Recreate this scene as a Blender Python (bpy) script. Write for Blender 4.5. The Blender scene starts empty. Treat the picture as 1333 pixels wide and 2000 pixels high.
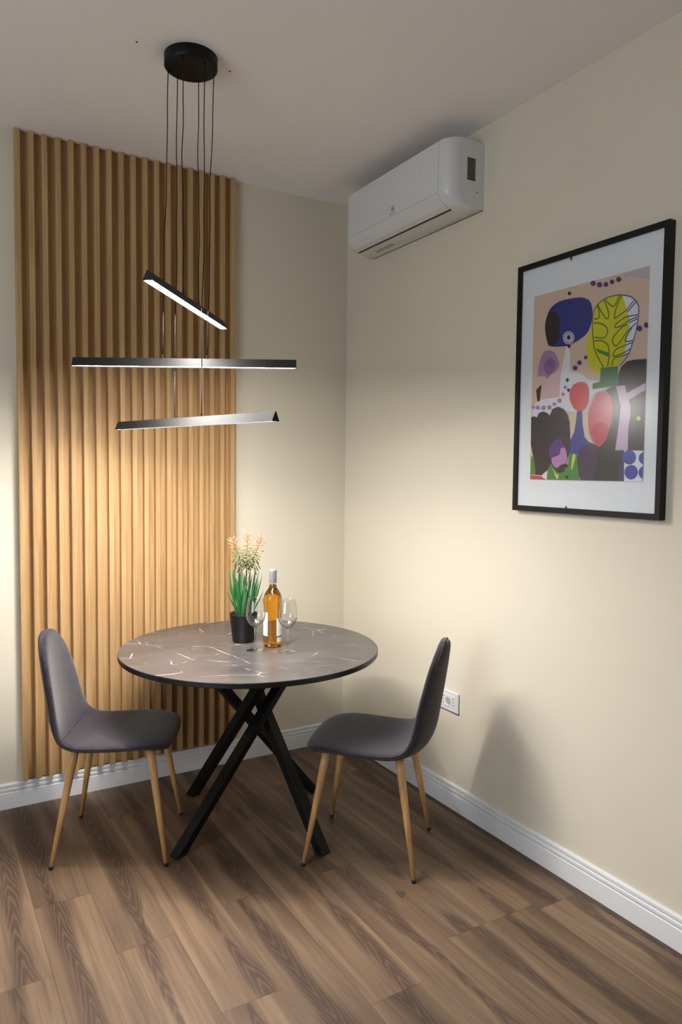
import bpy, bmesh, math, random
from mathutils import Vector, Matrix
random.seed(7)
SC = bpy.context.scene
COL = SC.collection
PI = math.pi
H = 2.75                                  # ceiling height; corner of the room at the origin, room lies at x<0, y<0

# ------------------------------------------------------------------ camera
cam_d = bpy.data.cameras.new('camera')
cam = bpy.data.objects.new('camera', cam_d); COL.objects.link(cam)
CAM = (-1.95066, -3.23076, 1.41407); YAW, PITCH, ROLL, FPX = 0.538144, -0.0571423, 0.0110603, 1419.708
fw = Vector((math.sin(YAW)*math.cos(PITCH), math.cos(YAW)*math.cos(PITCH), math.sin(PITCH)))
rt = Vector((math.cos(YAW), -math.sin(YAW), 0)); up = rt.cross(fw)
r2 = rt*math.cos(ROLL)+up*math.sin(ROLL); u2 = up*math.cos(ROLL)-rt*math.sin(ROLL)
cam.matrix_world = Matrix(((r2.x, u2.x, -fw.x, CAM[0]), (r2.y, u2.y, -fw.y, CAM[1]), (r2.z, u2.z, -fw.z, CAM[2]), (0, 0, 0, 1)))
cam_d.sensor_fit = 'VERTICAL'; cam_d.sensor_height = 36; cam_d.lens = FPX/2000*36
cam_d.clip_start = 0.05
SC.camera = cam

# ------------------------------------------------------------------ light and exposure
world = bpy.data.worlds.new('world'); SC.world = world; world.use_nodes = True
bg = world.node_tree.nodes['Background']
bg.inputs['Color'].default_value = (0.86, 0.95, 1.0, 1); bg.inputs['Strength'].default_value = 0.04
LAMP_POWER = 325.0                          # emission of the three light bars
LAMP_COLOR = (1.0, 0.955, 0.905, 1)
def area(name, loc, target, sx, sy, power, color):
    l = bpy.data.lights.new(name, 'AREA'); l.shape = 'RECTANGLE'; l.size = sx; l.size_y = sy; l.energy = power; l.color = color
    o = bpy.data.objects.new(name, l); COL.objects.link(o); o.location = loc
    o.rotation_euler = (Vector(target)-Vector(loc)).to_track_quat('-Z', 'Y').to_euler()
    return o
# daylight from the windows of the living area behind the camera
area('window_daylight', (-4.25, -2.6, 1.45), (-0.2, -1.3, 1.1), 1.8, 1.9, 54, (0.87, 0.94, 1.0))
SC.view_settings.view_transform = 'Standard'; SC.view_settings.look = 'None'
SC.view_settings.exposure = 0.0; SC.view_settings.gamma = 1.0; SC.view_settings.use_curve_mapping = False

# ------------------------------------------------------------------ materials
def lin(c):
    return tuple(((v/255)/12.92 if v/255 <= 0.04045 else ((v/255+0.055)/1.055)**2.4) for v in c)+(1,)
class NT:
    def __init__(s, name):
        s.m = bpy.data.materials.new(name); s.m.use_nodes = True; s.t = s.m.node_tree
        s.b = s.t.nodes['Principled BSDF']; s.out = s.t.nodes['Material Output']
    def n(s, typ, **kw):
        x = s.t.nodes.new(typ)
        for k, v in kw.items():
            if k == 'in_':
                for kk, vv in v.items():
                    if isinstance(vv, bpy.types.NodeSocket): s.t.links.new(vv, x.inputs[kk])
                    else: x.inputs[kk].default_value = vv
            else: setattr(x, k, v)
        return x
    def link(s, a, b): s.t.links.new(a, b)
    def coord(s, kind='Object', scale=(1, 1, 1), add=None):
        tc = s.n('ShaderNodeTexCoord').outputs[kind]
        if add is not None: tc = s.n('ShaderNodeVectorMath', operation='ADD', in_={0: tc, 1: add}).outputs[0]
        return s.n('ShaderNodeVectorMath', operation='MULTIPLY', in_={0: tc, 1: scale}).outputs[0]
    def noise(s, vec, scale, detail=3, rough=0.55, dist=0.0):
        return s.n('ShaderNodeTexNoise', in_={'Vector': vec, 'Scale': scale, 'Detail': detail, 'Roughness': rough, 'Distortion': dist}).outputs['Fac']
    def math(s, op, a, b=0.0, clamp=False):
        x = s.n('ShaderNodeMath', operation=op, in_={0: a, 1: b}); x.use_clamp = clamp; return x.outputs[0]
    def ramp(s, fac, stops):
        x = s.n('ShaderNodeValToRGB', in_={'Fac': fac}); e = x.color_ramp.elements
        while len(e) < len(stops): e.new(0.5)
        for el, (p, c) in zip(e, stops): el.position = p; el.color = c
        return x.outputs['Color']
    def mix(s, fac, a, b, blend='MIX'):
        x = s.n('ShaderNodeMix', data_type='RGBA', blend_type=blend)
        for k, v in ((0, fac), (6, a), (7, b)):
            if isinstance(v, bpy.types.NodeSocket): s.t.links.new(v, x.inputs[k])
            else: x.inputs[k].default_value = v
        return x.outputs[2]
    def bump(s, h, strength=0.2, dist=0.01):
        s.link(s.n('ShaderNodeBump', in_={'Height': h, 'Strength': strength, 'Distance': dist}).outputs[0], s.b.inputs['Normal'])
    def set(s, **kw):
        for k, v in kw.items():
            k = {'color': 'Base Color', 'rough': 'Roughness', 'metal': 'Metallic', 'spec': 'Specular IOR Level', 'trans': 'Transmission Weight', 'ior': 'IOR', 'coat': 'Coat Weight', 'sheen': 'Sheen Weight'}[k]
            if isinstance(v, bpy.types.NodeSocket): s.t.links.new(v, s.b.inputs[k])
            else: s.b.inputs[k].default_value = v
        return s
def plain(name, rgb, rough=0.5, metal=0.0, spec=0.5, var=0.04, scale=40.0):
    m = NT(name); c = lin(rgb)
    f = m.noise(m.coord(), scale)
    m.set(color=m.mix(f, tuple(v*(1-var) for v in c[:3])+(1,), tuple(min(1, v*(1+var)) for v in c[:3])+(1,)), rough=rough, metal=metal, spec=spec)
    return m.m
def paint(name, rgb, bump=0.05):
    m = NT(name); v = m.coord(); c = lin(rgb)
    f = m.noise(v, 3.0, 4)
    m.set(color=m.mix(f, tuple(x*0.97 for x in c[:3])+(1,), tuple(x*1.02 for x in c[:3])+(1,)), rough=0.75, spec=0.25)
    m.bump(m.noise(v, 260.0, 2), bump, 0.002); return m.m
M = {}
M['wall'] = paint('wall_paint', (215, 207, 189))
M['ceiling'] = paint('ceiling_paint', (240, 238, 238))
M['baseboard'] = plain('baseboard_white', (226, 226, 228), 0.35)
M['black'] = plain('black_metal', (11, 11, 12), 0.5, 0.0, 0.25)
M['bar_black'] = plain('black_aluminium', (16, 16, 17), 0.5, 0.25, 0.4)
M['frame_black'] = plain('black_frame', (16, 15, 15), 0.5, 0, 0.3)
M['plastic'] = plain('white_plastic', (212, 213, 214), 0.3)
M['plastic_dark'] = plain('dark_slot', (62, 53, 47), 0.6)
M['sticker'] = plain('grey_sticker', (92, 90, 76), 0.6, var=0.5, scale=90)
M['sticker_y'] = plain('yellow_sticker', (178, 172, 130), 0.6, var=0.25, scale=80)
M['logo'] = plain('logo_grey', (152, 150, 146), 0.5)
M['mat'] = plain('mat_board', (226, 228, 234), 0.8)
M['foot'] = plain('black_cap', (22, 22, 22), 0.6)
M['pot'] = plain('black_pot', (16, 17, 20), 0.4)
M['soil'] = plain('soil', (40, 32, 25), 0.9, var=0.5)
M['paper'] = plain('label_paper', (232, 228, 226), 0.6, var=0.06)
M['hole'] = plain('screw_hole', (70, 56, 44), 0.9)
M['well'] = plain('socket_shade', (168, 162, 152), 0.5)
M['gold'] = plain('brass_contact', (180, 150, 90), 0.4, 0.8)
def oak():
    m = NT('oak_veneer'); rnd = m.n('ShaderNodeObjectInfo').outputs['Random']
    off = m.n('ShaderNodeCombineXYZ', in_={0: m.math('MULTIPLY', rnd, 37.0), 1: m.math('MULTIPLY', rnd, 11.0), 2: m.math('MULTIPLY', rnd, 53.0)}).outputs[0]
    v = m.coord('Object', (60, 60, 2.2), off); v2 = m.coord('Object', (260, 260, 6), off)
    g = m.noise(v, 1.0, 5, 0.6, 0.6); f = m.noise(v2, 1.0, 3)
    c = m.ramp(g, [(0.25, lin((162, 126, 82))), (0.5, lin((188, 152, 106))), (0.75, lin((202, 170, 124)))])
    c = m.mix(m.math('MULTIPLY', f, 0.35), c, lin((146, 112, 72)), 'MIX')
    m.set(color=c, rough=0.55, spec=0.35); m.bump(f, 0.08, 0.001); return m.m
M['oak'] = oak()
def leg_wood():
    m = NT('wood_print_metal'); v = m.coord('Object', (70, 70, 5))
    g = m.noise(v, 1.0, 4, 0.6, 0.3)
    m.set(color=m.ramp(g, [(0.3, lin((188, 142, 88))), (0.7, lin((214, 170, 114)))]), rough=0.4); return m.m
M['leg_wood'] = leg_wood()
def plank():
    m = NT('floor_plank'); rnd = m.n('ShaderNodeObjectInfo').outputs['Random']
    r2 = m.math('FRACT', m.math('MULTIPLY', rnd, 17.31)); r3 = m.math('FRACT', m.math('MULTIPLY', rnd, 91.7))
    off = m.n('ShaderNodeCombineXYZ', in_={0: 0.0, 1: m.math('MULTIPLY', rnd, 40.0), 2: m.math('MULTIPLY', rnd, 23.0)}).outputs[0]
    tc = m.n('ShaderNodeTexCoord').outputs['Object']
    p = m.n('ShaderNodeVectorMath', operation='ADD', in_={0: tc, 1: off}).outputs[0]
    sx = m.n('ShaderNodeSeparateXYZ', in_={0: tc}).outputs
    sp = m.n('ShaderNodeSeparateXYZ', in_={0: p}).outputs
    low = m.n('ShaderNodeVectorMath', operation='MULTIPLY', in_={0: p, 1: (5.0, 1.7, 1)}).outputs[0]
    wob = m.math('SUBTRACT', m.noise(low, 1.0, 2), 0.5)
    # distance from the wandering heart line of the plank
    cx = m.math('ADD', m.math('MULTIPLY', m.math('SUBTRACT', r2, 0.5), 0.09), m.math('MULTIPLY', wob, 0.09))
    dx = m.math('SUBTRACT', sx[0], cx)
    hyp = m.math('SQRT', m.math('ADD', m.math('MULTIPLY', dx, dx), 0.00006))
    fine = m.n('ShaderNodeVectorMath', operation='MULTIPLY', in_={0: p, 1: (22.0, 5.0, 1)}).outputs[0]
    ph = m.math('ADD', m.math('ADD', m.math('MULTIPLY', hyp, 640.0), m.math('MULTIPLY', sp[1], m.math('MULTIPLY', m.math('SIGN', m.math('SUBTRACT', r3, 0.45)), 74.0))), m.math('MULTIPLY', m.noise(fine, 1.0, 4, 0.6), 13.0))
    rings = m.math('ADD', m.math('MULTIPLY', m.math('SINE', ph), 0.5), 0.5)
    wid = m.math('ADD', -0.040, m.math('MULTIPLY', m.noise(m.n('ShaderNodeVectorMath', operation='MULTIPLY', in_={0: p, 1: (0.5, 1.9, 1)}).outputs[0], 1.0, 2), 0.145))
    band = m.n('ShaderNodeMapRange', interpolation_type='SMOOTHSTEP', in_={0: m.math('DIVIDE', hyp, wid), 1: 0.45, 2: 1.15, 3: 1.0, 4: 0.0}).outputs[0]
    st = m.noise(m.n('ShaderNodeVectorMath', operation='MULTIPLY', in_={0: p, 1: (85.0, 2.6, 1)}).outputs[0], 1.0, 5, 0.62, 0.4)
    st2 = m.noise(m.n('ShaderNodeVectorMath', operation='MULTIPLY', in_={0: p, 1: (16.0, 1.1, 1)}).outputs[0], 1.0, 3, 0.5, 0.5)
    base = m.ramp(st2, [(0.3, lin((94, 73, 58))), (0.52, lin((121, 98, 78))), (0.7, lin((141, 116, 93)))])
    base = m.mix(m.math('MULTIPLY', m.n('ShaderNodeMapRange', in_={0: st, 1: 0.42, 2: 0.72}).outputs[0], 0.55), base, lin((84, 63, 51)))
    dark = m.ramp(rings, [(0.0, lin((97, 75, 60))), (0.35, lin((76, 57, 47))), (0.95, lin((62, 45, 38)))])
    c = m.mix(m.math('MULTIPLY', band, 0.78), base, dark)
    k = m.math('ADD', 0.74, m.math('MULTIPLY', r3, 0.32))
    c = m.mix(1.0, c, m.n('ShaderNodeCombineXYZ', in_={0: k, 1: k, 2: k}).outputs[0], 'MULTIPLY')
    m.set(color=c, rough=m.math('ADD', 0.42, m.math('MULTIPLY', st, 0.16)), spec=0.4)
    m.bump(st, 0.06, 0.001); return m.m
M['plank'] = plank()
def stone():
    m = NT('stone_laminate'); v = m.coord()
    a = m.noise(v, 5.0, 4, 0.55, 0.4)
    c = m.ramp(a, [(0.3, lin((64, 61, 62))), (0.7, lin((84, 80, 80)))])
    wob = m.n('ShaderNodeTexNoise', in_={'Vector': v, 'Scale': 9.0, 'Detail': 3.0}).outputs['Color']
    vw = m.n('ShaderNodeVectorMath', operation='ADD', in_={0: v, 1: m.n('ShaderNodeVectorMath', operation='MULTIPLY', in_={0: wob, 1: (0.035, 0.035, 0)}).outputs[0]}).outputs[0]
    for sc, w, seed, amt, rot, st in ((2.6, 0.0105, 3.1, 0.95, 0.95, 2.2), (3.0, 0.0100, 8.7, 0.8, 0.35, 2.6), (6.0, 0.012, 14.2, 0.25, 1.0, 2.0)):
        r = m.n('ShaderNodeVectorRotate', rotation_type='Z_AXIS', in_={'Vector': vw, 'Angle': rot}).outputs[0]
        q = m.n('ShaderNodeVectorMath', operation='MULTIPLY', in_={0: m.n('ShaderNodeVectorMath', operation='ADD', in_={0: r, 1: (seed, seed*2, 0)}).outputs[0], 1: (1.0, st, 0)}).outputs[0]
        vo = m.n('ShaderNodeTexVoronoi', voronoi_dimensions='2D', feature='DISTANCE_TO_EDGE', in_={'Vector': q, 'Scale': sc}).outputs['Distance']
        vein = m.n('ShaderNodeMapRange', in_={0: vo, 1: 0.0, 2: w, 3: 1.0, 4: 0.0}).outputs[0]
        msk = m.n('ShaderNodeMapRange', in_={0: m.noise(q, sc*1.6, 3, 0.6), 1: 0.50, 2: 0.61}).outputs[0]
        c = m.mix(m.math('MULTIPLY', m.math('MULTIPLY', vein, msk), amt), c, lin((214, 206, 198)))
    m.set(color=c, rough=0.30, spec=0.5); return m.m
M['stone'] = stone()
M['table_edge'] = plain('table_edge', (20, 20, 26), 0.4, var=0.3, scale=30)
def fabric():
    m = NT('grey_felt'); v = m.coord()
    n1 = m.noise(v, 300.0, 4, 0.75); n2 = m.noise(v, 70.0, 4, 0.7)
    f = m.math('ADD', m.math('MULTIPLY', n1, 0.5), m.math('MULTIPLY', n2, 0.5))
    m.set(color=m.ramp(f, [(0.36, lin((24, 20, 27))), (0.64, lin((62, 54, 64)))]), rough=0.9, spec=0.15, sheen=0.3)
    m.bump(n1, 0.5, 0.002); return m.m
M['fabric'] = fabric()
M['piping'] = plain('dark_piping', (26, 23, 26), 0.7)
M['seam'] = plain('seam_thread', (50, 43, 48), 0.85)
def thin_glass(name, ior=1.45, tint=(1, 1, 1, 1), gain=1.0, rough=0.02):
    m = NT(name); t = m.n('ShaderNodeBsdfTransparent', in_={'Color': tint}); g = m.n('ShaderNodeBsdfGlossy', in_={'Roughness': rough})
    fr = m.n('ShaderNodeFresnel', in_={'IOR': ior}).outputs[0]
    front = m.math('SUBTRACT', 1.0, m.n('ShaderNodeNewGeometry').outputs['Backfacing'])
    mx = m.n('ShaderNodeMixShader', in_={0: m.math('MULTIPLY', m.math('MULTIPLY', fr, front), gain, True)})
    m.link(t.outputs[0], mx.inputs[1]); m.link(g.outputs[0], mx.inputs[2]); m.link(mx.outputs[0], m.out.inputs['Surface'])
    return m.m
M['pane'] = thin_glass('picture_glass', 1.5, (0.97, 0.98, 0.98, 1), 1.8, 0.24)
M['goblet'] = thin_glass('goblet_glass', 1.5, (0.975, 0.98, 0.98, 1), 3.2)
m_ = NT('clear_glass'); m_.set(color=(1, 1, 1, 1), rough=0.0, trans=1.0, ior=1.28); M['glass'] = m_.m
m_ = NT('amber_wine'); m_.set(color=lin((255, 190, 66)), rough=0.0, trans=1.0, ior=1.34)
M['wine'] = m_.m
M['bottle'] = thin_glass('bottle_glass', 1.5, (0.98, 0.93, 0.86, 1), 1.2)
M['capsule'] = plain('grey_foil', (158, 158, 166), 0.4, 0.3, var=0.35, scale=220)
def leafm():
    m = NT('aloe_leaf'); v = m.coord('Object', (40, 40, 8)); r = m.n('ShaderNodeObjectInfo').outputs['Random']
    c = m.ramp(m.noise(v, 1.0, 3), [(0.3, lin((28, 84, 44))), (0.7, lin((64, 130, 72)))])
    c = m.mix(m.math('MULTIPLY', r, 0.45), c, lin((24, 78, 44)))
    m.set(color=c, rough=0.4); return m.m
M['leaf'] = leafm()
M['stalk'] = plain('stalk_green', (104, 104, 62), 0.6, var=0.2)
def floretm():
    m = NT('floret'); z = m.n('ShaderNodeSeparateXYZ', in_={0: m.n('ShaderNodeTexCoord').outputs['Object']}).outputs[2]
    f = m.n('ShaderNodeMapRange', in_={0: z, 1: 0.32, 2: 0.455}).outputs[0]
    m.set(color=m.ramp(f, [(0.0, lin((78, 82, 38))), (0.38, lin((140, 134, 78))), (0.6, lin((205, 150, 118))), (1.0, lin((224, 150, 130)))]), rough=0.6); return m.m
M['floret'] = floretm()
m_ = NT('light_diffuser'); m_.set(color=(1, 1, 1, 1)); m_.b.inputs['Emission Color'].default_value = LAMP_COLOR; m_.b.inputs['Emission Strength'].default_value = LAMP_POWER
M['diffuser'] = m_.m

# ------------------------------------------------------------------ mesh helpers
def obj(name, bm, mat, parent=None, smooth=False, loc=None):
    me = bpy.data.meshes.new(name)
    bmesh.ops.recalc_face_normals(bm, faces=bm.faces[:])
    bm.to_mesh(me); bm.free()
    if smooth:
        for p in me.polygons: p.use_smooth = True
    me.materials.append(M[mat] if isinstance(mat, str) else mat)
    o = bpy.data.objects.new(name, me); COL.objects.link(o)
    if parent: o.parent = parent
    if loc: o.location = loc
    return o
def thing(name, label, cat, loc=(0, 0, 0), rz=0.0, group=None):
    o = bpy.data.objects.new(name, None); COL.objects.link(o); o.location = loc; o.rotation_euler = (0, 0, rz)
    o.empty_display_size = 0.1
    o['label'] = label; o['category'] = cat
    if group: o['group'] = group
    return o
def structure(o): o['kind'] = 'structure'; return o
def box(bm, x0, x1, y0, y1, z0, z1):
    vs = [bm.verts.new((x, y, z)) for x in (x0, x1) for y in (y0, y1) for z in (z0, z1)]
    for f in ((0, 1, 3, 2), (4, 6, 7, 5), (0, 4, 5, 1), (2, 3, 7, 6), (0, 2, 6, 4), (1, 5, 7, 3)): bm.faces.new([vs[i] for i in f])
def newbox(*a, bevel=0.0, seg=2):
    bm = bmesh.new(); box(bm, *a)
    if bevel: bmesh.ops.bevel(bm, geom=bm.edges[:], offset=bevel, segments=seg, profile=0.5, affect='EDGES')
    return bm
def rings(bm, rs, cap=True, closed=True):
    vv = [[bm.verts.new(p) for p in r] for r in rs]
    for a, b in zip(vv, vv[1:]):
        n = len(a)
        for i in range(n if closed else n-1):
            j = (i+1) % n; bm.faces.new((a[i], a[j], b[j], b[i]))
    if cap: bm.faces.new(vv[0][::-1]); bm.faces.new(vv[-1])
    return vv
def lathe(prof, n=40, cap=False):
    bm = bmesh.new()
    rs = [[(max(r, 1e-5)*math.cos(2*PI*i/n), max(r, 1e-5)*math.sin(2*PI*i/n), z) for i in range(n)] for r, z in prof]
    rings(bm, rs, cap); bmesh.ops.remove_doubles(bm, verts=bm.verts[:], dist=2e-5); return bm
def tube(bm, pts, rad, n=8):
    pts = [Vector(p) for p in pts]; rs = []
    rad = rad if isinstance(rad, (list, tuple)) else [rad]*len(pts)
    ref = Vector((0.31, 0.17, 0.93))
    for i, p in enumerate(pts):
        d = (pts[min(i+1, len(pts)-1)]-pts[max(i-1, 0)]).normalized()
        if abs(d.dot(ref)) > 0.95: ref = Vector((0.9, 0.3, 0.1))
        a = d.cross(ref).normalized(); b = d.cross(a)
        rs.append([p+(a*math.cos(2*PI*k/n)+b*math.sin(2*PI*k/n))*rad[i] for k in range(n)])
    rings(bm, rs); return bm
def extrude_poly(bm, pts, axis, a, b):
    """pts are 2-D in the plane across axis ('x' -> (y,z), 'y' -> (x,z), 'z' -> (x,y))"""
    def P(p, t): return {'x': (t, p[0], p[1]), 'y': (p[0], t, p[1]), 'z': (p[0], p[1], t)}[axis]
    rings(bm, [[P(p, a) for p in pts], [P(p, b) for p in pts]]); return bm
def spline(keys, n):
    """Catmull-Rom through equal-length tuples"""
    out = []; m = len(keys)-1
    for i in range(n+1):
        t = i/n*m; k = min(int(t), m-1); u = t-k
        p = [keys[max(0, min(m, k+d))] for d in (-1, 0, 1, 2)]
        out.append(tuple(0.5*(2*b+(c-a)*u+(2*a-5*b+4*c-d)*u*u+(3*b-a-3*c+d)*u**3) for a, b, c, d in zip(*p)))
    return out
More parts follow.
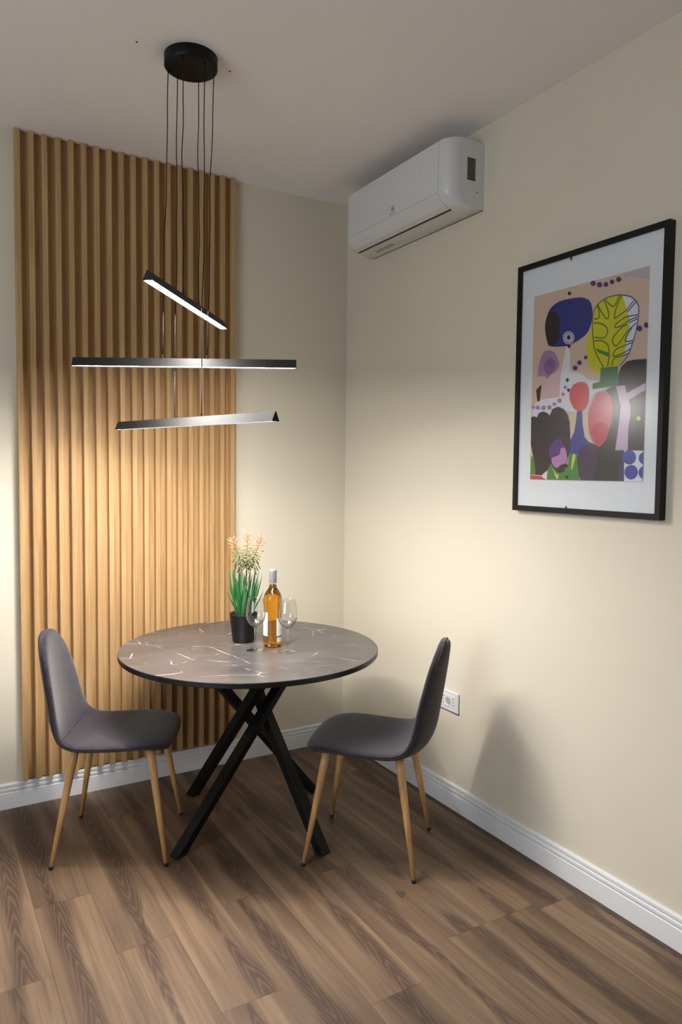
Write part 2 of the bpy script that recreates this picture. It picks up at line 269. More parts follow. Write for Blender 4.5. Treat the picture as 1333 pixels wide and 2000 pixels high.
ART=[
('p','ash',[(799,995),(873,996),(992,996),(995,937),(934,953),(897,966),(845,976),(816,969)]),
('p','pink',[(105,449),(112,500),(157,548),(268,555),(274,439)]),
('p','mauve',[(55,568),(71,639),(112,690),(173,691),(221,672),(260,623),(261,597),(226,570),(185,563),(153,541),(128,557),(80,561)]),
('p','lilacdark',[(125,629),(180,655),(228,620),(221,586),(166,559),(117,594)]),
('p','white',[(14,407),(86,434),(274,439),(282,539),(327,635),(363,632),(358,558),(454,551),(540,510),(639,493),(744,463),(594,439),(546,399),(549,346),(368,354),(276,388),(177,347),(109,371),(62,336),(12,349)]),
('p','white',[(324,694),(355,693),(377,524),(278,532)]),
('p','yellow',[(567,791),(516,725),(508,673),(522,614),(546,564),(605,531),(638,523),(683,571)]),
('p','yellow',[(566,810),(560,849),(587,878),(650,898),(728,903),(793,896),(814,861),(856,774),(859,729),(827,618),(781,558),(794,534),(652,565),(582,666)]),
('p','white',[(793,896),(865,876),(911,843),(926,810),(922,766),(904,701),(878,636),(851,603),(827,618),(859,729),(856,774),(814,861)]),
('s','leafline',9,[(660,562),(587,646),(562,725),(554,792),(564,848),(603,881),(681,900),(774,899)]),
('s','blueline',9,[(774,899),(865,876),(915,838),(926,801),(917,731),(885,654),(851,598),(789,558)]),
('s','leafline',9,[(563,791),(632,778),(677,754),(683,726),(652,706),(571,719)]),
('s','leafline',9,[(566,808),(607,810),(609,842),(591,871)]),
('s','leafline',9,[(599,877),(629,835),(679,796),(689,823),(650,893)]),
('s','leafline',9,[(662,889),(707,857),(738,853),(774,896)]),
('s','leafline',9,[(790,892),(754,846),(738,793),(780,802),(831,818)]),
('s','leafline',9,[(856,770),(798,749),(748,746),(755,764),(826,787)]),
('s','leafline',9,[(843,749),(798,740),(731,697),(741,664),(772,661),(844,717)]),
('s','leafline',9,[(572,700),(645,692),(694,664),(704,616)]),
('s','leafline',9,[(826,651),(758,639),(740,608),(827,618)]),
('s','leafline',9,[(828,605),(745,596),(731,565)]),
('s','leafline',9,[(705,612),(695,563)]),
('s','blueline',9,[(831,818),(888,857)]),
('s','blueline',9,[(839,808),(907,850)]),
('s','blueline',9,[(826,787),(921,786)]),
('s','blueline',9,[(849,766),(920,777)]),
('s','blueline',9,[(857,756),(919,766)]),
('s','blueline',9,[(844,717),(913,749)]),
('s','blueline',9,[(888,739),(828,675),(888,669)]),
('s','blueline',9,[(826,651),(884,660)]),
('s','blueline',9,[(827,618),(875,632)]),
('s','blueline',9,[(828,605),(861,611)]),
('p','leafgreen',[(592,662),(704,628),(711,605),(606,642)]),
('p','cobalt',[(118,814),(127,864),(167,915),(249,939),(347,940),(451,932),(519,909),(546,874),(553,831),(542,784),(511,745),(453,722),(376,705),(306,700),(177,713),(143,740)]),
('p','ink',[(118,814),(127,864),(160,898),(224,889),(260,848),(260,748),(214,723),(177,713),(141,743)]),
('s','white',7,[(366,738),(403,734)]),
('s','white',7,[(365,734),(399,722)]),
('s','white',7,[(361,732),(388,712)]),
('s','white',7,[(355,730),(371,707)]),
('s','white',7,[(349,730),(350,706)]),
('s','white',7,[(342,732),(329,711)]),
('s','white',7,[(336,734),(310,720)]),
('s','white',7,[(332,738),(298,732)]),
('s','white',7,[(330,742),(293,746)]),
('s','white',7,[(332,746),(296,759)]),
('s','white',7,[(335,748),(308,768)]),
('s','white',7,[(341,750),(326,774)]),
('s','white',7,[(348,750),(347,774)]),
('s','white',7,[(355,748),(368,769)]),
('s','white',7,[(360,746),(386,759)]),
('s','white',7,[(364,742),(398,747)]),
('s','white',5,[(380,737),(379,730),(374,725),(367,721),(357,719),(347,720),(336,722),(327,727),(320,733),(317,740),(316,747),(319,753),(326,758),(334,760),(345,761),(355,759),(365,755),(373,750),(378,743),(380,737)]),
('s','white',5,[(397,735),(395,725),(388,716),(376,711),(362,708),(346,709),(330,713),(316,720),(306,729),(300,740),(299,750),(304,760),(314,767),(327,771),(343,772),(359,769),(374,763),(386,755),(394,745),(397,735)]),
('p','plum',[(574,984),(572,978),(566,975),(558,973),(548,975),(539,979),(533,984),(531,991),(533,996),(538,1000),(547,1000),(556,1000),(565,996),(571,990)]),
('p','plum',[(629,969),(627,963),(621,959),(613,958),(604,960),(595,963),(589,969),(586,975),(588,980),(594,984),(602,985),(612,984),(620,980),(626,975)]),
('p','plum',[(680,962),(678,957),(673,954),(666,953),(657,954),(649,957),(643,962),(641,968),(643,973),(648,976),(656,978),(664,976),(672,973),(678,968)]),
('p','plum',[(729,967),(727,962),(722,959),(715,958),(707,959),(700,963),(694,967),(692,973),(694,977),(699,981),(706,982),(714,981),(721,977),(727,972)]),
('p','plum',[(782,970),(780,965),(775,962),(768,960),(759,962),(751,965),(745,971),(743,976),(745,981),(750,985),(758,986),(766,985),(774,981),(780,976)]),
('p','plum',[(958,717),(957,712),(951,707),(943,706),(934,707),(926,710),(920,716),(918,722),(919,727),(925,731),(933,733),(942,732),(950,728),(956,723)]),
('p','plum',[(1000,727),(1000,722),(1000,718),(994,716),(985,717),(978,721),(972,726),(970,731),(972,736),(977,740),(984,742),(992,741),(1000,737),(1000,732)]),
('p','plum',[(522,622),(521,618),(517,616),(511,614),(505,615),(499,617),(494,621),(493,625),(494,629),(498,632),(504,633),(510,632),(516,630),(521,626)]),
('p','plum',[(472,600),(470,595),(465,592),(458,590),(449,591),(441,594),(436,598),(433,603),(435,608),(440,612),(448,614),(456,613),(464,610),(470,605)]),
('p','plum',[(435,576),(434,571),(428,567),(420,566),(411,566),(403,570),(397,574),(395,580),(397,585),(402,589),(410,591),(419,590),(427,587),(433,582)]),
('p','mauve',[(345,485),(344,481),(340,478),(334,477),(327,477),(321,479),(317,483),(315,487),(316,490),(320,493),(326,495),(333,494),(339,492),(343,489)]),
('p','mauve',[(327,450),(326,446),(322,443),(315,441),(308,442),(302,444),(297,447),(295,452),(297,456),(301,459),(307,460),(314,460),(321,458),(325,454)]),
('p','mauve',[(299,417),(297,412),(292,409),(284,407),(276,407),(268,410),(262,414),(260,420),(262,424),(267,428),(275,430),(283,430),(291,427),(297,422)]),
('p','mauve',[(246,403),(245,398),(240,395),(234,394),(227,394),(220,396),(215,400),(213,404),(215,408),(219,412),(226,413),(233,413),(240,410),(244,407)]),
('p','mauve',[(202,387),(200,382),(195,378),(187,376),(178,377),(170,379),(164,384),(162,389),(164,394),(169,398),(177,400),(186,399),(194,397),(200,392)]),
('p','mauve',[(146,387),(144,382),(138,378),(130,376),(121,377),(113,379),(107,384),(105,389),(106,394),(112,398),(120,400),(129,400),(137,397),(143,392)]),
('p','mauve',[(86,392),(84,387),(79,383),(72,382),(63,382),(56,385),(50,389),(48,394),(50,398),(55,402),(62,404),(71,403),(78,401),(84,397)]),
('p','mauve',[(35,396),(34,392),(30,390),(24,388),(17,388),(10,391),(6,394),(4,398),(5,402),(10,405),(16,406),(23,406),(29,404),(34,400)]),
('p','ink',[(47,489),(99,515),(82,424),(62,428)]),
('p','green',[(640,560),(781,557),(783,462),(576,460),(575,487),(638,493)]),
('p','char',[(784,460),(786,515),(805,551),(852,574),(918,577),(1000,572),(1000,460),(857,422),(843,461)]),
('p','char',[(686,445),(729,459),(775,462),(815,361),(804,269),(784,150),(853,149),(861,1),(499,0),(471,44),(460,104),(474,158),(524,182),(599,186),(644,172),(711,207),(746,281),(749,365),(731,412)]),
('p','aubergine',[(499,0),(466,59),(459,114),(478,163),(532,184),(599,185),(621,151),(641,84),(615,36),(600,1)]),
('p','plumgrey',[(853,148),(818,83),(806,37),(827,1),(861,1)]),
('p','char',[(876,390),(1000,428),(1000,146),(879,150),(880,267),(892,312)]),
('p','lime',[(972,297),(971,292),(966,289),(960,287),(952,287),(945,290),(940,294),(939,299),(940,303),(944,307),(951,309),(959,309),(965,306),(970,302)]),
('p','orchid',[(771,462),(843,461),(857,422),(1000,462),(1000,430),(875,389),(891,357),(892,312),(880,267),(881,149),(782,153),(795,223),(805,279),(816,361)]),
('p','peach',[(377,356),(442,353),(444,321),(426,253),(397,211)]),
('p','peach',[(494,351),(543,375),(552,278),(563,229),(599,186),(557,192),(517,225),(497,290)]),
('p','indigo',[(446,358),(489,358),(502,280),(522,221),(557,196),(599,186),(524,179),(478,158),(458,133),(388,139),(393,209),(426,248),(440,306)]),
('p','coral',[(373,438),(384,472),(413,496),(473,504),(520,491),(543,457),(542,404),(514,364),(468,355),(420,369),(383,408)]),
('p','rose',[(587,406),(618,437),(666,443),(715,423),(745,379),(748,318),(725,239),(687,193),(647,170),(598,198),(562,256),(552,326),(564,374)]),
('p','raspberry',[(575,248),(594,281),(650,293),(707,281),(728,251),(710,211),(646,179),(598,204)]),
('p','char',[(4,343),(42,346),(62,338),(80,361),(123,369),(167,358),(188,341),(213,376),(267,388),(323,371),(360,339),(380,294),(390,209),(388,144),(363,104),(339,39),(303,33),(237,64),(208,84),(186,53),(126,23),(67,26),(33,132),(8,191)]),
('p','green2',[(383,139),(454,133),(486,0),(178,0),(196,59),(218,89),(242,59),(294,35),(344,44),(381,94)]),
('p','green2',[(13,132),(48,111),(67,26),(12,25)]),
('p','violet',[(196,146),(204,182),(258,212),(299,214),(336,185),(351,170),(306,155),(298,135),(234,125),(207,110)]),
('p','orchid2',[(221,115),(298,135),(306,165),(346,168),(363,134),(365,94),(310,79),(275,63),(237,78)]),
('p','white',[(126,23),(184,49),(178,0),(146,9)]),
('p','raspberry',[(12,21),(107,19),(178,0),(13,1)]),
('p','lime',[(230,69),(267,33),(295,28),(277,4)]),
('p','lime',[(419,131),(446,124),(410,47)]),
('p','white',[(853,148),(1000,146),(1000,2),(861,0)]),
('p','periwinkle',[(948,115),(944,100),(930,88),(909,81),(886,82),(864,88),(849,101),(843,116),(847,131),(861,143),(882,150),(906,149),(927,142),(942,130)]),
('p','periwinkle',[(966,45),(962,30),(948,18),(928,11),(905,10),(883,17),(868,29),(862,44),(866,59),(880,72),(901,78),(924,78),(945,72),(960,60)]),
('p','periwinkle',[(1000,110),(1000,98),(1000,88),(1000,82),(1000,82),(985,88),(973,98),(968,110),(971,123),(983,133),(999,138),(1000,138),(1000,132),(1000,122)]),
('p','periwinkle',[(1000,43),(1000,30),(1000,20),(1000,14),(1000,14),(988,19),(975,30),(970,43),(974,56),(985,66),(1000,72),(1000,72),(1000,66),(1000,56)]),
('p','ink',[(329,973),(345,977),(361,968),(356,961),(346,956),(335,964)]),  # from here on: reflections in the glass, painted as flat dark spots
('p','ink',[(336,925),(352,930),(368,921),(363,914),(353,908),(342,917)]),
('p','ink',[(335,749),(350,754),(366,745),(362,738),(351,732),(340,740)]),
('p','ink',[(339,700),(354,706),(371,697),(366,690),(356,684),(345,692)]),
('p','ink',[(334,526),(350,531),(366,523),(361,516),(351,509),(340,517)]),
('p','ink',[(348,472),(363,478),(380,470),(375,463),(365,456),(353,464)]),
('p','ink',[(343,302),(359,308),(375,301),(370,293),(360,286),(349,294)]),
('p','ink',[(352,247),(368,253),(384,246),(379,238),(369,231),(358,239)]),
('p','ink',[(346,77),(362,84),(379,77),(374,69),(363,62),(352,69)]),
('p','ink',[(357,19),(372,26),(389,20),(384,11),(373,4),(362,11)])]
# ------------------------------------------------------------------ the room
X0, Y0 = -4.3, -5.2
structure(obj('wall_back', newbox(X0, 0.12, 0, 0.12, -0.1, H+0.1), 'wall'))
structure(obj('wall_right', newbox(0, 0.12, Y0, 0, -0.1, H+0.1), 'wall'))
ceil = structure(obj('ceiling', newbox(X0, 0, Y0, 0, H, H+0.1), 'ceiling'))
for x, y in ((-1.305, -0.865), (-0.992, -0.863)):
    obj('screw_hole', lathe([(0.0035, H-0.0012), (0.0032, H+0.001)], 12, True), 'hole', ceil, loc=(x, y, 0))
floor = structure(obj('floor', newbox(X0, 0, Y0, 0, -0.1, -0.004), 'foot'))
PW, PL, GAP = 0.1767, 1.22, 0.0003
first = {0: -1.61, 1: -0.36, 2: -1.577, 3: -1.074, 4: -1.69, 5: -1.075, 6: -0.30, 7: -1.147, 8: -0.80, 9: -1.155}
edge = -0.0395; k = -1
while edge > X0+0.001 or k < 0:
    if k < 0: xa, xb = edge, 0.0
    else: xa, xb = max(X0, edge-PW), edge; edge -= PW
    j = first.get(k, -0.2-random.random()*1.1) if k >= 0 else -0.75
    while j < -1e-3: j += PL
    y1 = 0.0; y0 = j-PL
    while y1 > Y0+0.01:
        y0c = max(Y0, y0)
        cx, cy = (xa+xb)/2, (y0c+y1)/2
        bm = newbox(xa+GAP-cx, xb-GAP-cx, y0c+GAP-cy, y1-GAP-cy, -0.004, 0.0)
        obj('plank', bm, 'plank', floor, loc=(cx, cy, 0))
        y1 = y0; y0 -= PL
    k += 1
BB = [(0, 0), (0.015, 0), (0.015, 0.066), (0.0135, 0.068), (0.0065, 0.069), (0.0065, 0.073), (0.013, 0.074), (0.013, 0.083), (0.0115, 0.085), (0.0055, 0.086), (0.0055, 0.090), (0.0105, 0.091), (0.0105, 0.099), (0.008, 0.103), (0, 0.104)]
bm = bmesh.new(); extrude_poly(bm, [(-d-0.0005 if d == 0 else -d, z) for d, z in BB], 'x', X0, 0.0)
structure(obj('baseboard_back', bm, 'baseboard'))
bm = bmesh.new(); extrude_poly(bm, [(-d, z) for d, z in BB], 'y', Y0, -0.0152)
structure(obj('baseboard_right', bm, 'baseboard'))

# ------------------------------------------------------------------ slatted oak wall panel
t = thing('slat_panel', 'tall panel of vertical oak slats on the back wall, from baseboard to ceiling', 'wall panel', (-1.563, 0, 0.112))
PWID, PH = 0.936, H-0.112-0.001
obj('backing_board', newbox(0, PWID, -0.008, -0.0005, 0, PH), 'oak', t)
NS, SW, SD = 19, 0.0205, 0.036
pitch = (PWID-SW)/(NS-1)
sl = None
for i in range(NS):
    if sl is None:
        sl = obj('slat', newbox(-SW/2, SW/2, -SD, -0.008, 0, PH, bevel=0.0012, seg=1), 'oak', t); o = sl
    else:
        o = sl.copy(); COL.objects.link(o); o.parent = t
    o.location = (SW/2+i*pitch, 0, 0)

# ------------------------------------------------------------------ pendant light
CX, CY = -1.131, -0.873
t = thing('pendant_light', 'black pendant lamp of three staggered light bars on thin cables from round ceiling canopy', 'lamp', (CX, CY, 1.55))
Z = -1.55
obj('canopy', lathe([(0, Z+H-0.037), (0.083, Z+H-0.037), (0.0855, Z+H-0.0345), (0.0855, Z+H-0.0002), (0, Z+H-0.0002)], 56), 'black', t, True)
def light_bar(zb, az, L, mid, wire, rec=0.0033):
    a = math.radians(az); d = Vector((math.cos(a), math.sin(a), 0)); n = Vector((-d.y, d.x, 0)); c = Vector((mid[0]-CX, mid[1]-CY, zb+Z))
    hw, hh, th = 0.0150, 0.029, 0.0020
    def pr(off, z): return n*off+Vector((0, 0, z))
    prof = [pr(-hw, 0), pr(-0.002, hh), pr(0.002, hh), pr(hw, 0), pr(hw-th, 0), pr(hw-th-0.0024, 0.0052), pr(-hw+th+0.0024, 0.0052), pr(-hw+th, 0)]
    bm = bmesh.new(); rings(bm, [[c+d*s*L/2+q for q in prof] for s in (-1, 1)])
    b = obj('light_bar', bm, 'bar_black', t)
    dif = [pr(-hw+th+0.0018, rec), pr(-hw+th+0.0026, 0.0050), pr(hw-th-0.0026, 0.0050), pr(hw-th-0.0018, rec)]
    bm = bmesh.new(); rings(bm, [[c+d*s*(L/2-0.002)+q for q in dif] for s in (-1, 1)])
    o = obj('diffuser', bm, 'diffuser', b); o['label'] = 'glowing white diffuser strip'
    cap = [pr(-hw, 0), pr(-0.002, hh), pr(0.002, hh), pr(hw, 0)]
    for s in (-1, 1):
        bm = bmesh.new(); rings(bm, [[c+d*s*(L/2+e)+q for q in cap] for e in (0.0, 0.0015)]); obj('end_cap', bm, 'black', b)
    for s in (-1, 1):
        p = c+d*s*wire-Vector((0, 0, 0)); p = Vector((wire*s*d.x+c.x, wire*s*d.y+c.y, c.z))
        bm = lathe([(0.0, p.z+hh+0.012), (0.0028, p.z+hh+0.011), (0.0036, p.z+hh-0.001), (0, p.z+hh-0.001)], 10); bmesh.ops.translate(bm, verts=bm.verts[:], vec=(p.x, p.y, 0)); obj('cable_grip', bm, 'bar_black', b)
        top = Vector((wire*s*d.x, wire*s*d.y, Z+H-0.036)); bot = Vector((p.x, p.y, p.z+hh+0.008))
        pts = []
        N = 22; ph = random.random()*6
        for i in range(N+1):
            u = i/N; w = 0.0022*math.sin(u*9+ph)*math.sin(PI*u)+0.0012*math.sin(u*23+ph*2)*math.sin(PI*u)
            pts.append(top.lerp(bot, u)+Vector((w, -w*0.5, 0)))
        obj('cable', tube(bmesh.new(), pts, 0.0016, 6), 'black', t, True)
light_bar(1.945, 51.0, 0.712, (-1.131, -0.873), 0.074)
light_bar(1.750, -30.4, 0.738, (-1.152, -0.869), 0.074)
light_bar(1.556, -72.8, 0.855, (-1.145, -0.879), 0.074, 0.0041)

# ------------------------------------------------------------------ air conditioner
AY0, AY1, AD = -1.02, -0.25, 0.175
t = thing('air_conditioner', 'white wall-mounted air conditioner high on the right wall near the corner', 'air conditioner', (0, -0.635, 2.43))
def ac_outline(x_front, zlo, r=0.055):
    """plan outline of the body with rounded front corners, from wall to wall"""
    pts = [(-0.001, AY1+0.635)]
    d = -x_front
    rr = min(r, d*0.98)
    for i in range(9):
        a = PI/2*i/8
        pts.append((-(d-rr)-rr*math.sin(a), AY1+0.635-rr+rr*math.cos(a)))
    for i in range(9):
        a = PI/2*i/8
        pts.append((-(d-rr)-rr*math.cos(a), AY0+0.635+rr-rr*math.sin(a)))
    pts.append((-0.001, AY0+0.635)); return pts
prof = [(0.160, 0.255), (0.172, 0.250), (0.176, 0.238), (0.176, 0.052), (0.168, 0.036), (0.145, 0.014), (0.112, 0.003), (0.095, 0.000), (0.05, 0.002)]
bm = bmesh.new()
rings(bm, [[(x, y, z) for x, y in ac_outline(-d, z)] for d, z in prof])
obj('housing', bm, 'plastic', t, False)
# smooth housing with crisp rims
hs = t.children[0].data
for p in hs.polygons: p.use_smooth = True
try: hs.set_sharp_from_angle(angle=math.radians(32))
except Exception: pass
bm = bmesh.new(); box(bm, -0.1785, -0.170, AY0+0.635+0.058, AY1+0.635-0.062, 0.053, 0.246)
bmesh.ops.bevel(bm, geom=bm.edges[:], offset=0.002, segments=2, affect='EDGES'); obj('front_panel', bm, 'plastic', t)
fl = [(-0.1775, 0.0505), (-0.1735, 0.041), (-0.161, 0.026), (-0.142, 0.0105), (-0.118, 0.0025), (-0.116, 0.006), (-0.140, 0.0155), (-0.158, 0.031), (-0.168, 0.044), (-0.172, 0.0505)]
bm = bmesh.new(); extrude_poly(bm, fl, 'y', AY0+0.635+0.06, AY1+0.635-0.04); obj('vent_flap', bm, 'plastic', t)
bm = newbox(-0.116, -0.1095, AY0+0.635+0.06, AY1+0.635-0.04, -0.0006, 0.006); obj('vent_slot', bm, 'plastic_dark', t)
# rating sticker on the end facing the camera, with dark print bands
bm = newbox(-0.084, -0.044, AY0+0.635-0.0006, AY0+0.635+0.001, 0.104, 0.187); s = obj('rating_sticker', bm, 'sticker', t); s['label'] = 'dark grey printed sticker'
bm = bmesh.new(); box(bm, -0.084, -0.044, AY0+0.635-0.0012, AY0+0.635-0.0004, 0.104, 0.110); box(bm, -0.084, -0.044, AY0+0.635-0.0012, AY0+0.635-0.0004, 0.181, 0.187)
for q in range(9): box(bm, -0.081, -0.048-0.004*(q % 3), AY0+0.635-0.0010, AY0+0.635-0.0004, 0.117+q*0.0068, 0.1185+q*0.0068)
obj('print', bm, 'plastic_dark', s)
obj('status_light', newbox(-0.036, -0.031, AY0+0.635-0.0006, AY0+0.635+0.001, 0.062, 0.066), 'sticker', t)
for ya, yb in ((-0.348, -0.408), (-0.418, -0.486)):
    bm = newbox(-0.066, -0.044, yb+0.635, ya+0.635, -0.0006, 0.003); s = obj('notice_sticker', bm, 'sticker_y', t); s['label'] = 'small yellowed sticker'
# maker's emblem and the tiny word below it
bm = bmesh.new(); xf = -0.1788
for a, b, c, d in ((-0.006, 0.012, 0.000, 0.005), (-0.006, 0.012, 0.008, 0.012), (-0.006, 0.012, 0.016, 0.020), (0.008, 0.012, 0.0, 0.012), (-0.006, -0.002, 0.008, 0.020)):
    box(bm, xf-0.0003, xf+0.0005, -0.02-b, -0.02-a, 0.073+c, 0.073+d)
obj('emblem', bm, 'logo', t)
fc = bpy.data.curves.new('brand_text', 'FONT'); fc.body = 'Electrolux'; fc.size = 0.012; fc.align_x = 'CENTER'; fc.extrude = 0.0001
fo = bpy.data.objects.new('brand_text', fc); COL.objects.link(fo)
dg = bpy.context.evaluated_depsgraph_get(); me = bpy.data.meshes.new_from_object(fo.evaluated_get(dg))
bpy.data.objects.remove(fo); me.materials.clear(); me.materials.append(M['logo'])
o = bpy.data.objects.new('lettering', me); COL.objects.link(o); o.parent = t; o.location = (xf-0.0001, -0.023, 0.060); o.rotation_euler = (PI/2, 0, -PI/2)

# ------------------------------------------------------------------ framed print
FY0, FY1, FZ0, FZ1, FD, FB = -1.862, -1.246, 1.275, 2.157, 0.028, 0.019
t = thing('framed_print', 'large abstract collage print in a thin black frame on the right wall', 'picture', (0, (FY0+FY1)/2, FZ0))
cy = (FY0+FY1)/2
hwid, hh = (FY1-FY0)/2, FZ1-FZ0
for a in ((-hwid, -hwid+FB, 0, hh), (hwid-FB, hwid, 0, hh), (-hwid+FB, hwid-FB, 0, FB), (-hwid+FB, hwid-FB, hh-FB, hh)):
    obj('frame_rail', newbox(-FD, -0.001, *a, bevel=0.001, seg=1), 'frame_black', t)
obj('mat_board', newbox(-0.0185, -0.003, -hwid+FB, hwid-FB, FB, hh-FB), 'mat', t)
AC = {'bg': (212, 184, 166), 'ash': (186, 176, 180), 'pink': (214, 178, 184), 'mauve': (166, 128, 166), 'lilacdark': (140, 98, 150), 'white': (222, 220, 230), 'yellow': (206, 200, 22),
      'leafline': (62, 96, 44), 'blueline': (52, 74, 132), 'leafgreen': (62, 132, 58), 'cobalt': (36, 42, 128), 'ink': (36, 28, 32), 'plum': (88, 42, 108), 'green': (62, 122, 72), 'char': (58, 54, 56),
      'aubergine': (76, 56, 84), 'plumgrey': (78, 62, 104), 'lime': (206, 208, 96), 'orchid': (204, 176, 206), 'peach': (218, 192, 166), 'indigo': (64, 68, 150), 'coral': (212, 74, 78), 'rose': (206, 92, 108),
      'raspberry': (198, 64, 88), 'green2': (78, 134, 70), 'violet': (96, 58, 132), 'orchid2': (182, 132, 186), 'periwinkle': (72, 78, 166)}
PY0, PW_, PZ0, PH_ = -1.3222-cy, -0.4710, 1.3896-FZ0, 0.6498
def artpt(u, v): return (PY0+PW_*u/1000, PZ0+PH_*v/1000)
me = bpy.data.meshes.new('print'); bm = bmesh.new(); mats = []
def mi(c):
    if c not in mats: mats.append(c)
    return mats.index(c)
lay = [0]
def flat(pts, c, x):
    pts = [q for i, q in enumerate(pts) if math.dist(q, pts[i-1]) > 2e-4]
    lo, hi = artpt(1000, 0)[0]+1e-6, artpt(0, 0)[0]-1e-6
    pts = [q for i, q in enumerate(pts) if not (all(pts[(i+d) % len(pts)][0] <= lo for d in (-1, 0, 1)) or all(pts[(i+d) % len(pts)][0] >= hi for d in (-1, 0, 1)))]
    vs = [bm.verts.new((x, y, z)) for y, z in pts]
    e = [bm.edges.new((vs[i], vs[(i+1) % len(vs)])) for i in range(len(vs))]
    r = bmesh.ops.triangle_fill(bm, edges=e, use_beauty=True)
    for f in r['geom']:
        if isinstance(f, bmesh.types.BMFace): f.material_index = mi(c)
x = -0.0187
flat([artpt(0, 0), artpt(1000, 0), artpt(1000, 1000), artpt(0, 1000)], 'bg', x)
for a in ART:
    x -= 0.00003
    if a[0] == 'p':
        pts = [artpt(*q) for q in a[2]]
        if a[1] in ('cobalt', 'coral', 'rose', 'mauve', 'lilacdark', 'violet', 'orchid2', 'plum', 'periwinkle', 'lime'):      # rounded blobs
            n = len(pts); rnd_ = []
            for q in range(n):
                b0, b1, b2, b3 = (pts[(q+w) % n] for w in (-1, 0, 1, 2))
                for u in (0, 0.34, 0.67):
                    rnd_.append(tuple(0.5*(2*B_+(C_-A_)*u+(2*A_-5*B_+4*C_-D_)*u*u+(3*B_-A_-3*C_+D_)*u**3) for A_, B_, C_, D_ in zip(b0, b1, b2, b3)))
            lo, hi = artpt(1000, 0), artpt(0, 1000)
            pts = [(min(max(q[0], lo[0]), hi[0]), min(max(q[1], lo[1]), hi[1])) for q in rnd_]
        flat(pts, a[1], x)
    else:
        w = a[2]*0.0004; pts = [Vector(artpt(*q)) for q in a[3]]
        if len(pts) > 2: pts = [Vector(q) for q in spline([tuple(q) for q in pts], len(pts)*4)]
        L_, R_ = [], []
        for i, p in enumerate(pts):
            d = (pts[min(i+1, len(pts)-1)]-pts[max(i-1, 0)]); d = d.normalized() if d.length > 1e-9 else Vector((1, 0)); n = Vector((-d.y, d.x))*w/2
            L_.append(bm.verts.new((x, *(p+n)))); R_.append(bm.verts.new((x, *(p-n))))
        for i in range(len(pts)-1):
            f = bm.faces.new((L_[i], L_[i+1], R_[i+1], R_[i])); f.material_index = mi(a[1])
for yy, zz in ((-1.4883, 2.1324), (-1.4971, 1.2958)):
    flat([(yy-cy+0.004*math.cos(q*PI/4), zz-FZ0+0.006*math.sin(q*PI/4)) for q in range(8)], 'ink', x)  # two more painted reflection spots, over the mat
bm.normal_update()
for f in bm.faces:
    if f.normal.x > 0: f.normal_flip()
bm.to_mesh(me); bm.free()
for c in mats: me.materials.append(plain('ink_'+c, AC[c], 0.85, spec=0.2, var=0.05, scale=14))
o = bpy.data.objects.new('print', me); COL.objects.link(o); o.parent = t; o['label'] = 'colourful abstract collage of blob shapes'
obj('glass_pane', newbox(-0.0245, -0.0235, -hwid+FB, hwid-FB, FB, hh-FB), 'pane', t)

# ------------------------------------------------------------------ wall outlet
t = thing('wall_outlet', 'white wall socket plate on the right wall behind the chair', 'outlet', (0, -0.878, 0.45))
obj('cover_plate', newbox(-0.009, -0.0005, -0.063, 0.063, -0.042, 0.042, bevel=0.003), 'plastic', t)
md = obj('socket_module', newbox(-0.0105, -0.008, -0.040, 0.040, -0.026, 0.026, bevel=0.001, seg=1), 'plastic', t)
bm = lathe([(0.017, 0.0), (0.0185, 0.0015), (0.0195, 0.0015), (0.0195, 0), ], 28); bmesh.ops.rotate(bm, verts=bm.verts[:], cent=(0, 0, 0), matrix=Matrix.Rotation(-PI/2, 3, 'Y'))
bmesh.ops.translate(bm, verts=bm.verts[:], vec=(-0.0104, 0.0, 0)); obj('socket_rim', bm, 'plastic', md)
def disc(name, y, z, r, mat):
    b = lathe([(0, 0.0004), (r, 0.0004), (r, 0)], 14); bmesh.ops.rotate(b, verts=b.verts[:], cent=(0, 0, 0), matrix=Matrix.Rotation(-PI/2, 3, 'Y'))
    bmesh.ops.translate(b, verts=b.verts[:], vec=(-0.0104, y, z)); return obj(name, b, mat, md)
disc('socket_well', 0.0, 0.0, 0.0160, 'well')
for y in (-0.031, 0.031):
    for z in (-0.013, 0.0, 0.013): disc('socket_hole', y, z, 0.0028, 'plastic_dark')

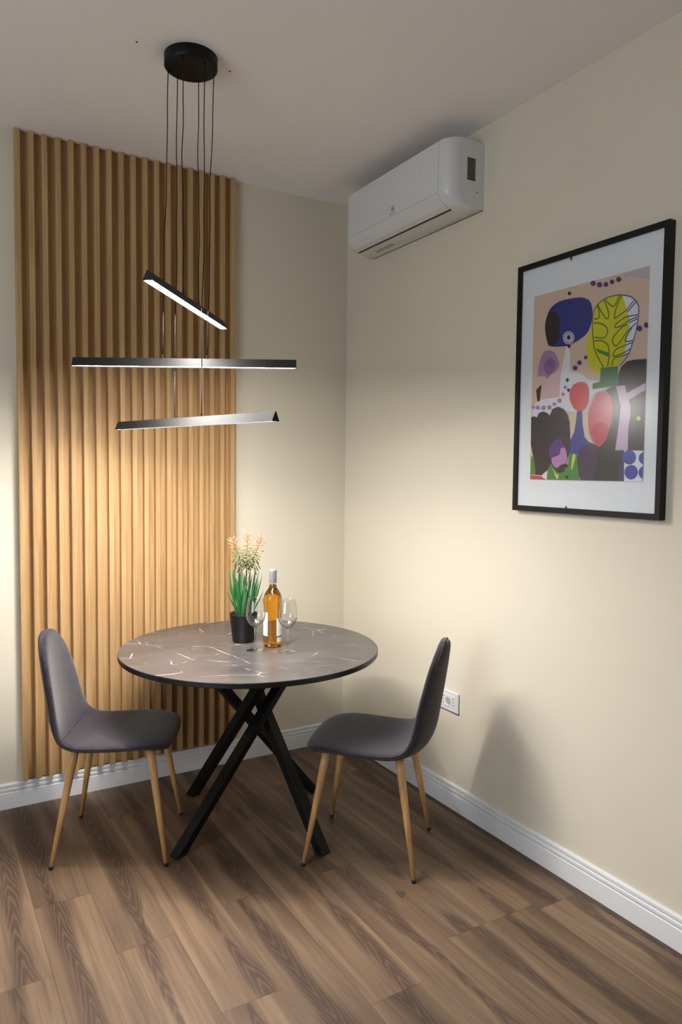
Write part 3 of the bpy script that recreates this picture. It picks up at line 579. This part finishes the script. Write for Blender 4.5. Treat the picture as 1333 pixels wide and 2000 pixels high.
# ------------------------------------------------------------------ round table
TX, TY, TZ, TR = -0.7885, -0.590, 0.711, 0.508
t = thing('dining_table', 'round dining table with grey stone-look top and black crossed legs', 'table', (TX, TY, 0))
obj('tabletop', lathe([(0, TZ-0.0012), (TR-0.0015, TZ-0.0012), (TR-0.0015, TZ), (0, TZ)][::-1], 128), 'stone', t)
o = obj('edge_band', lathe([(0, TZ-0.020), (TR-0.002, TZ-0.020), (TR, TZ-0.018), (TR, TZ-0.0015), (TR-0.002, TZ-0.0006), (TR-0.012, TZ-0.0013)], 128), 'table_edge', t)
o['label'] = 'dark edge and underside of the tabletop'
ZU = TZ-0.0205
LEGS = [((-0.340, -0.126), (0.235, -0.010)), ((-0.123, 0.330), (-0.005, -0.215)), ((0.131, -0.367), (0.030, 0.220)), ((0.348, 0.106), (-0.215, 0.030))]
for fo, to in LEGS:
    f, tp = Vector((*fo, 0)), Vector((*to, 0))
    d = f.normalized(); n = Vector((-d.y, d.x, 0)); a = b = 0.0225
    bm = bmesh.new()
    rings(bm, [[c+d*a*s+n*b*q for s, q in ((-1, -1), (1, -1), (1, 1), (-1, 1))] for c in (f+Vector((0, 0, 0.004)), tp+Vector((0, 0, ZU-0.004)))])
    bmesh.ops.bevel(bm, geom=bm.edges[:], offset=0.003, segments=1, affect='EDGES')
    g = obj('leg', bm, 'black', t)
    bm = newbox(-0.021, 0.021, -0.021, 0.021, 0, 0.005); bmesh.ops.rotate(bm, verts=bm.verts[:], cent=(0, 0, 0), matrix=Matrix.Rotation(math.atan2(d.y, d.x), 3, 'Z')); bmesh.ops.translate(bm, verts=bm.verts[:], vec=f)
    obj('foot_pad', bm, 'foot', g)
obj('mounting_plate', newbox(-0.26, 0.26, -0.26, 0.26, ZU-0.005, ZU, bevel=0.001, seg=1), 'black', t)

# ------------------------------------------------------------------ chairs
KEYS = [  # x, z, half width, half thickness, edge rise
    (0.208, 0.410, 0.055, 0.006, 0.000), (0.206, 0.413, 0.115, 0.012, 0.000), (0.197, 0.418, 0.158, 0.017, 0.000), (0.165, 0.423, 0.190, 0.020, 0.004), (0.11, 0.423, 0.204, 0.021, 0.010),
    (0.04, 0.418, 0.208, 0.021, 0.014), (-0.04, 0.412, 0.207, 0.021, 0.018), (-0.115, 0.408, 0.203, 0.021, 0.024), (-0.172, 0.421, 0.198, 0.022, 0.032), (-0.208, 0.453, 0.190, 0.022, 0.040),
    (-0.228, 0.508, 0.176, 0.022, 0.042), (-0.240, 0.578, 0.163, 0.022, 0.040), (-0.250, 0.640, 0.150, 0.022, 0.036), (-0.259, 0.700, 0.132, 0.022, 0.030), (-0.265, 0.745, 0.112, 0.022, 0.022),
    (-0.269, 0.777, 0.088, 0.021, 0.014), (-0.271, 0.797, 0.062, 0.019, 0.008), (-0.272, 0.8085, 0.034, 0.013, 0.003)]
def chair_mesh():
    prof = spline(KEYS, 64); NC = 28
    rs = []; rim = {-1: [], 1: []}; seam = []
    for i, (x, z, w, h, e) in enumerate(prof):
        a = Vector(prof[max(0, i-1)][:2]); b = Vector(prof[min(len(prof)-1, i+1)][:2]); d = (b-a).normalized()
        nx, nz = d.y, -d.x                       # normal pointing to the sitter
        if nz < 0 and nx < 0: nx, nz = -nx, -nz
        r = []
        for k in range(NC):
            th = 2*PI*k/NC; c, s = math.cos(th), math.sin(th)
            lx = math.copysign(abs(c)**0.8, c); ly = math.copysign(abs(s)**0.9, s)
            off = h*ly+e*lx*lx
            r.append(Vector((x+nx*off, w*lx, z+nz*off)))
        rs.append(r)
        rim[1].append(r[26].copy()); rim[-1].append(r[16].copy())
    return rs, rim, prof
def make_chair():
    t = thing('dining_chair', '', 'chair', group=None)
    rs, rim, prof = chair_mesh()
    bm = bmesh.new(); rings(bm, rs)
    obj('seat_shell', bm, 'fabric', t, True)
    loop = rim[1]+rim[-1][::-1]; bm = bmesh.new(); tube(bm, loop+[loop[0]], 0.0028, 6); p = obj('piping', bm, 'piping', t, True); p['label'] = 'black edge piping'
    # stitched seam across the shell where seat meets back
    i = 31; r = rs[i]; bm = bmesh.new(); tube(bm, [v+Vector((0.0005, 0, 0.0005)) for v in r[0:15]], 0.0014, 5); obj('seam', bm, 'seam', t, True)
    bm = newbox(-0.11, 0.11, -0.10, 0.10, 0.384, 0.397, bevel=0.003); obj('under_frame', bm, 'black', t)
    for sx in (-1, 1):
        for sy in (-1, 1):
            fx, fy = (0.197 if sx > 0 else -0.200), 0.192*sy
            tx, ty = 0.132*sx, 0.128*sy
            a, b = Vector((fx, fy, 0.010)), Vector((tx, ty, 0.407))
            bm = bmesh.new(); tube(bm, [a, a.lerp(b, 0.5), a.lerp(b, 0.86), b], [0.0078, 0.0118, 0.0150, 0.0152], 16); g = obj('leg', bm, 'leg_wood', t, True)
            bm = bmesh.new(); dd = (b-a).normalized(); tube(bm, [a-dd*0.0095, a+dd*0.002], [0.0078, 0.0083], 12); c = obj('foot_cap', bm, 'foot', g, True); c['label'] = 'black plastic foot'
    return t
def copy_tree(o, parent=None):
    c = o.copy(); COL.objects.link(c); c.parent = parent
    for ch in list(o.children): copy_tree(ch, c)
    return c
ch1 = make_chair(); ch2 = copy_tree(ch1)
for o, loc, rz, lab in ((ch1, (-1.278, -0.498, 0), math.radians(-26.2), 'dark grey felt chair with wooden legs in front of the slat panel'),
                        (ch2, (-0.484, -1.006, 0), math.radians(134.6), 'dark grey felt chair with wooden legs beside the white wall socket')):
    o.location = loc; o.rotation_euler = (0, 0, rz); o['label'] = lab; o['group'] = 'felt chairs at the round table'

# ------------------------------------------------------------------ potted aloe
t = thing('potted_plant', 'aloe-like plant with pink-tipped flower spikes in a small black pot on the table', 'plant', (-0.780, -0.500, TZ))
obj('pot', lathe([(0, 0.0), (0.041, 0.0), (0.044, 0.003), (0.057, 0.112), (0.059, 0.115), (0.057, 0.117), (0.054, 0.115), (0.051, 0.098), (0, 0.098)], 40), 'pot', t, True)
obj('soil', lathe([(0, 0.104), (0.03, 0.103), (0.051, 0.100), (0.05, 0.097), (0, 0.097)], 24), 'soil', t)
rng = random.Random(5)
for i in range(30):
    az = i*2.39996; r0 = 0.004+0.026*((i % 10)/10); lean = 0.004+0.040*rng.random()+0.014*(i % 3); hgt = 0.135+0.095*rng.random()-0.6*lean; curl = rng.uniform(-0.014, 0.014)
    d = Vector((math.cos(az), math.sin(az), 0)); n = Vector((-d.y, d.x, 0)); rs = []
    w0 = rng.uniform(0.0068, 0.0095)
    for k in range(10):
        u = k/9; c = d*(r0+lean*(1.25*u-0.25*u*u))+n*curl*u*u+Vector((0, 0, 0.098+hgt*u))
        w = w0*(1.0-u**1.9)*(0.75+0.55*u) + 0.0006; th = w*0.5
        rs.append([c+n*w, c+d*th*0.2+n*w*0.5, c-d*th*0.0, c-n*w*0.5+d*th*0.2, c-n*w, c-n*w*0.5+d*th*1.5, c+d*th*1.9, c+n*w*0.5+d*th*1.5])
    bm = bmesh.new(); rings(bm, rs); obj('leaf', bm, 'leaf', t, True)
rgt = Vector((0.859, -0.512, 0)); fwd = Vector((0.512, 0.859, 0))
for (sx, top, dep, st) in ((-0.046, 0.415, 0.0, 0.60), (0.014, 0.438, 0.015, 0.58), (0.076, 0.428, -0.012, 0.58)):
    base = Vector((0, 0, 0.10)); tip = rgt*sx+fwd*dep+Vector((0, 0, top)); ctrl = rgt*sx*0.02+rgt*0.012+Vector((0, 0, 0.300))
    def B(u): return base*(1-u)**2+ctrl*2*u*(1-u)+tip*u*u
    bm = bmesh.new(); tube(bm, [B(k/12) for k in range(13)], [0.0026-0.0016*k/12 for k in range(13)], 6); s = obj('flower_stalk', bm, 'stalk', t, True)
    bm = bmesh.new()
    for k in range(56):
        q = k/55; u = st+(1-st)*q; p = B(u); ax = (B(min(1, u+0.02))-B(u-0.02)).normalized()
        az = k*2.4; e1 = ax.cross(Vector((0.3, 0.2, 0.9)).normalized()).normalized()
        if e1.length < 0.1: e1 = Vector((1, 0, 0))
        e2 = ax.cross(e1); d = e1*math.cos(az)+e2*math.sin(az)
        ln = 0.039*(1-0.60*q)*rng.uniform(0.8, 1.2); up_ = -0.75+1.6*q
        q1 = p+(d*0.9+ax*(up_*0.3+0.15))*ln*0.5; q2 = p+(d*0.95+ax*up_)*ln
        tube(bm, [p, q1, p.lerp(q2, 0.8)+(q1-p)*0.1, q2], [0.0009, 0.0016, 0.0027, 0.0012], 5)
    f = obj('florets', bm, 'floret', s); f['kind'] = 'stuff'

# ------------------------------------------------------------------ bottle
t = thing('wine_bottle', 'wine bottle of amber wine with white labels and grey capsule on the table', 'bottle', (-0.709, -0.628, TZ))
bp = [(0, 0.014), (0.012, 0.012), (0.025, 0.004), (0.030, 0.0), (0.0350, 0.001), (0.0368, 0.005), (0.0372, 0.012), (0.0372, 0.188), (0.0365, 0.198), (0.033, 0.210), (0.026, 0.222), (0.0190, 0.233), (0.0155, 0.242), (0.0142, 0.252), (0.0138, 0.290), (0.0138, 0.304), (0, 0.304)]
obj('glass_body', lathe(bp, 48), 'bottle', t, True)
wp = [(0, 0.0165), (0.012, 0.0145), (0.025, 0.0065), (0.030, 0.0025), (0.0340, 0.003), (0.0355, 0.006), (0.0358, 0.012), (0.0358, 0.188), (0.0352, 0.1975), (0.0318, 0.209), (0.0248, 0.221), (0.0178, 0.2322), (0.0143, 0.2415), (0.0130, 0.2475), (0, 0.2475)]
obj('wine', lathe(wp, 48), 'wine', t, True)
obj('capsule', lathe([(0.0146, 0.254), (0.0149, 0.2545), (0.0150, 0.298), (0.0155, 0.300), (0.0155, 0.3065), (0.0145, 0.3085), (0, 0.3085)], 36), 'capsule', t, True)
def wrap(name, a0, a1, z0, z1, r, mat, parent):
    bm = bmesh.new(); N = 14; rs = []
    for k in range(N+1):
        a = math.radians(a0+(a1-a0)*k/N); rs.append([((r+q)*math.cos(a), (r+q)*math.sin(a), z) for q, z in ((0, z0), (0.0004, z0), (0.0004, z1), (0, z1))])
    rings(bm, rs); return obj(name, bm, mat, parent)
ca = -115.5     # the bottle is turned so that the gap between its labels faces the open room
lb = wrap('front_label', ca-117, ca-32, 0.046, 0.140, 0.0373, 'paper', t)
wrap('back_label', ca+24, ca+108, 0.046, 0.118, 0.0373, 'paper', t)
wrap('label_stripe', ca+26, ca+80, 0.0425, 0.0445, 0.0373, 'plastic_dark', t)
wrap('lower_label', ca+28, ca+80, 0.022, 0.041, 0.0373, 'paper', t)

# ------------------------------------------------------------------ wine glasses
def make_glass():
    t = thing('wine_glass', '', 'glass')
    bowl = [(0, 0.0935), (0.0040, 0.0940), (0.010, 0.0945), (0.020, 0.101), (0.030, 0.113), (0.0365, 0.129), (0.0385, 0.146), (0.0370, 0.166), (0.0335, 0.186), (0.0300, 0.204), (0.0294, 0.2052), (0.0288, 0.204), (0.0322, 0.186), (0.0358, 0.166), (0.0373, 0.146), (0.0353, 0.1295), (0.0287, 0.1145), (0.0185, 0.1035), (0.008, 0.0985), (0, 0.0975)]
    bm = lathe(bowl, 40); obj('bowl', bm, 'goblet', t, True)
    obj('stem', lathe([(0, 0.0935), (0.0048, 0.0932), (0.0050, 0.0905), (0.0040, 0.082), (0.0034, 0.06), (0.0034, 0.03), (0.0040, 0.014), (0.0058, 0.008), (0, 0.008)], 24), 'glass', t, True)
    obj('foot', lathe([(0, 0.0078), (0.006, 0.0075), (0.012, 0.0050), (0.024, 0.0030), (0.034, 0.0020), (0.0352, 0.0012), (0.0345, 0.0003), (0, 0.0003)], 40), 'goblet', t, True)
    return t
g1 = make_glass(); g2 = copy_tree(g1)
for g, loc, lab in ((g1, (-0.803, -0.671, TZ), 'empty wine glass standing in front of the black plant pot'), (g2, (-0.702, -0.745, TZ), 'empty wine glass standing to the right of the bottle')):
    g.location = loc; g['label'] = lab; g['group'] = 'wine glasses on the table'
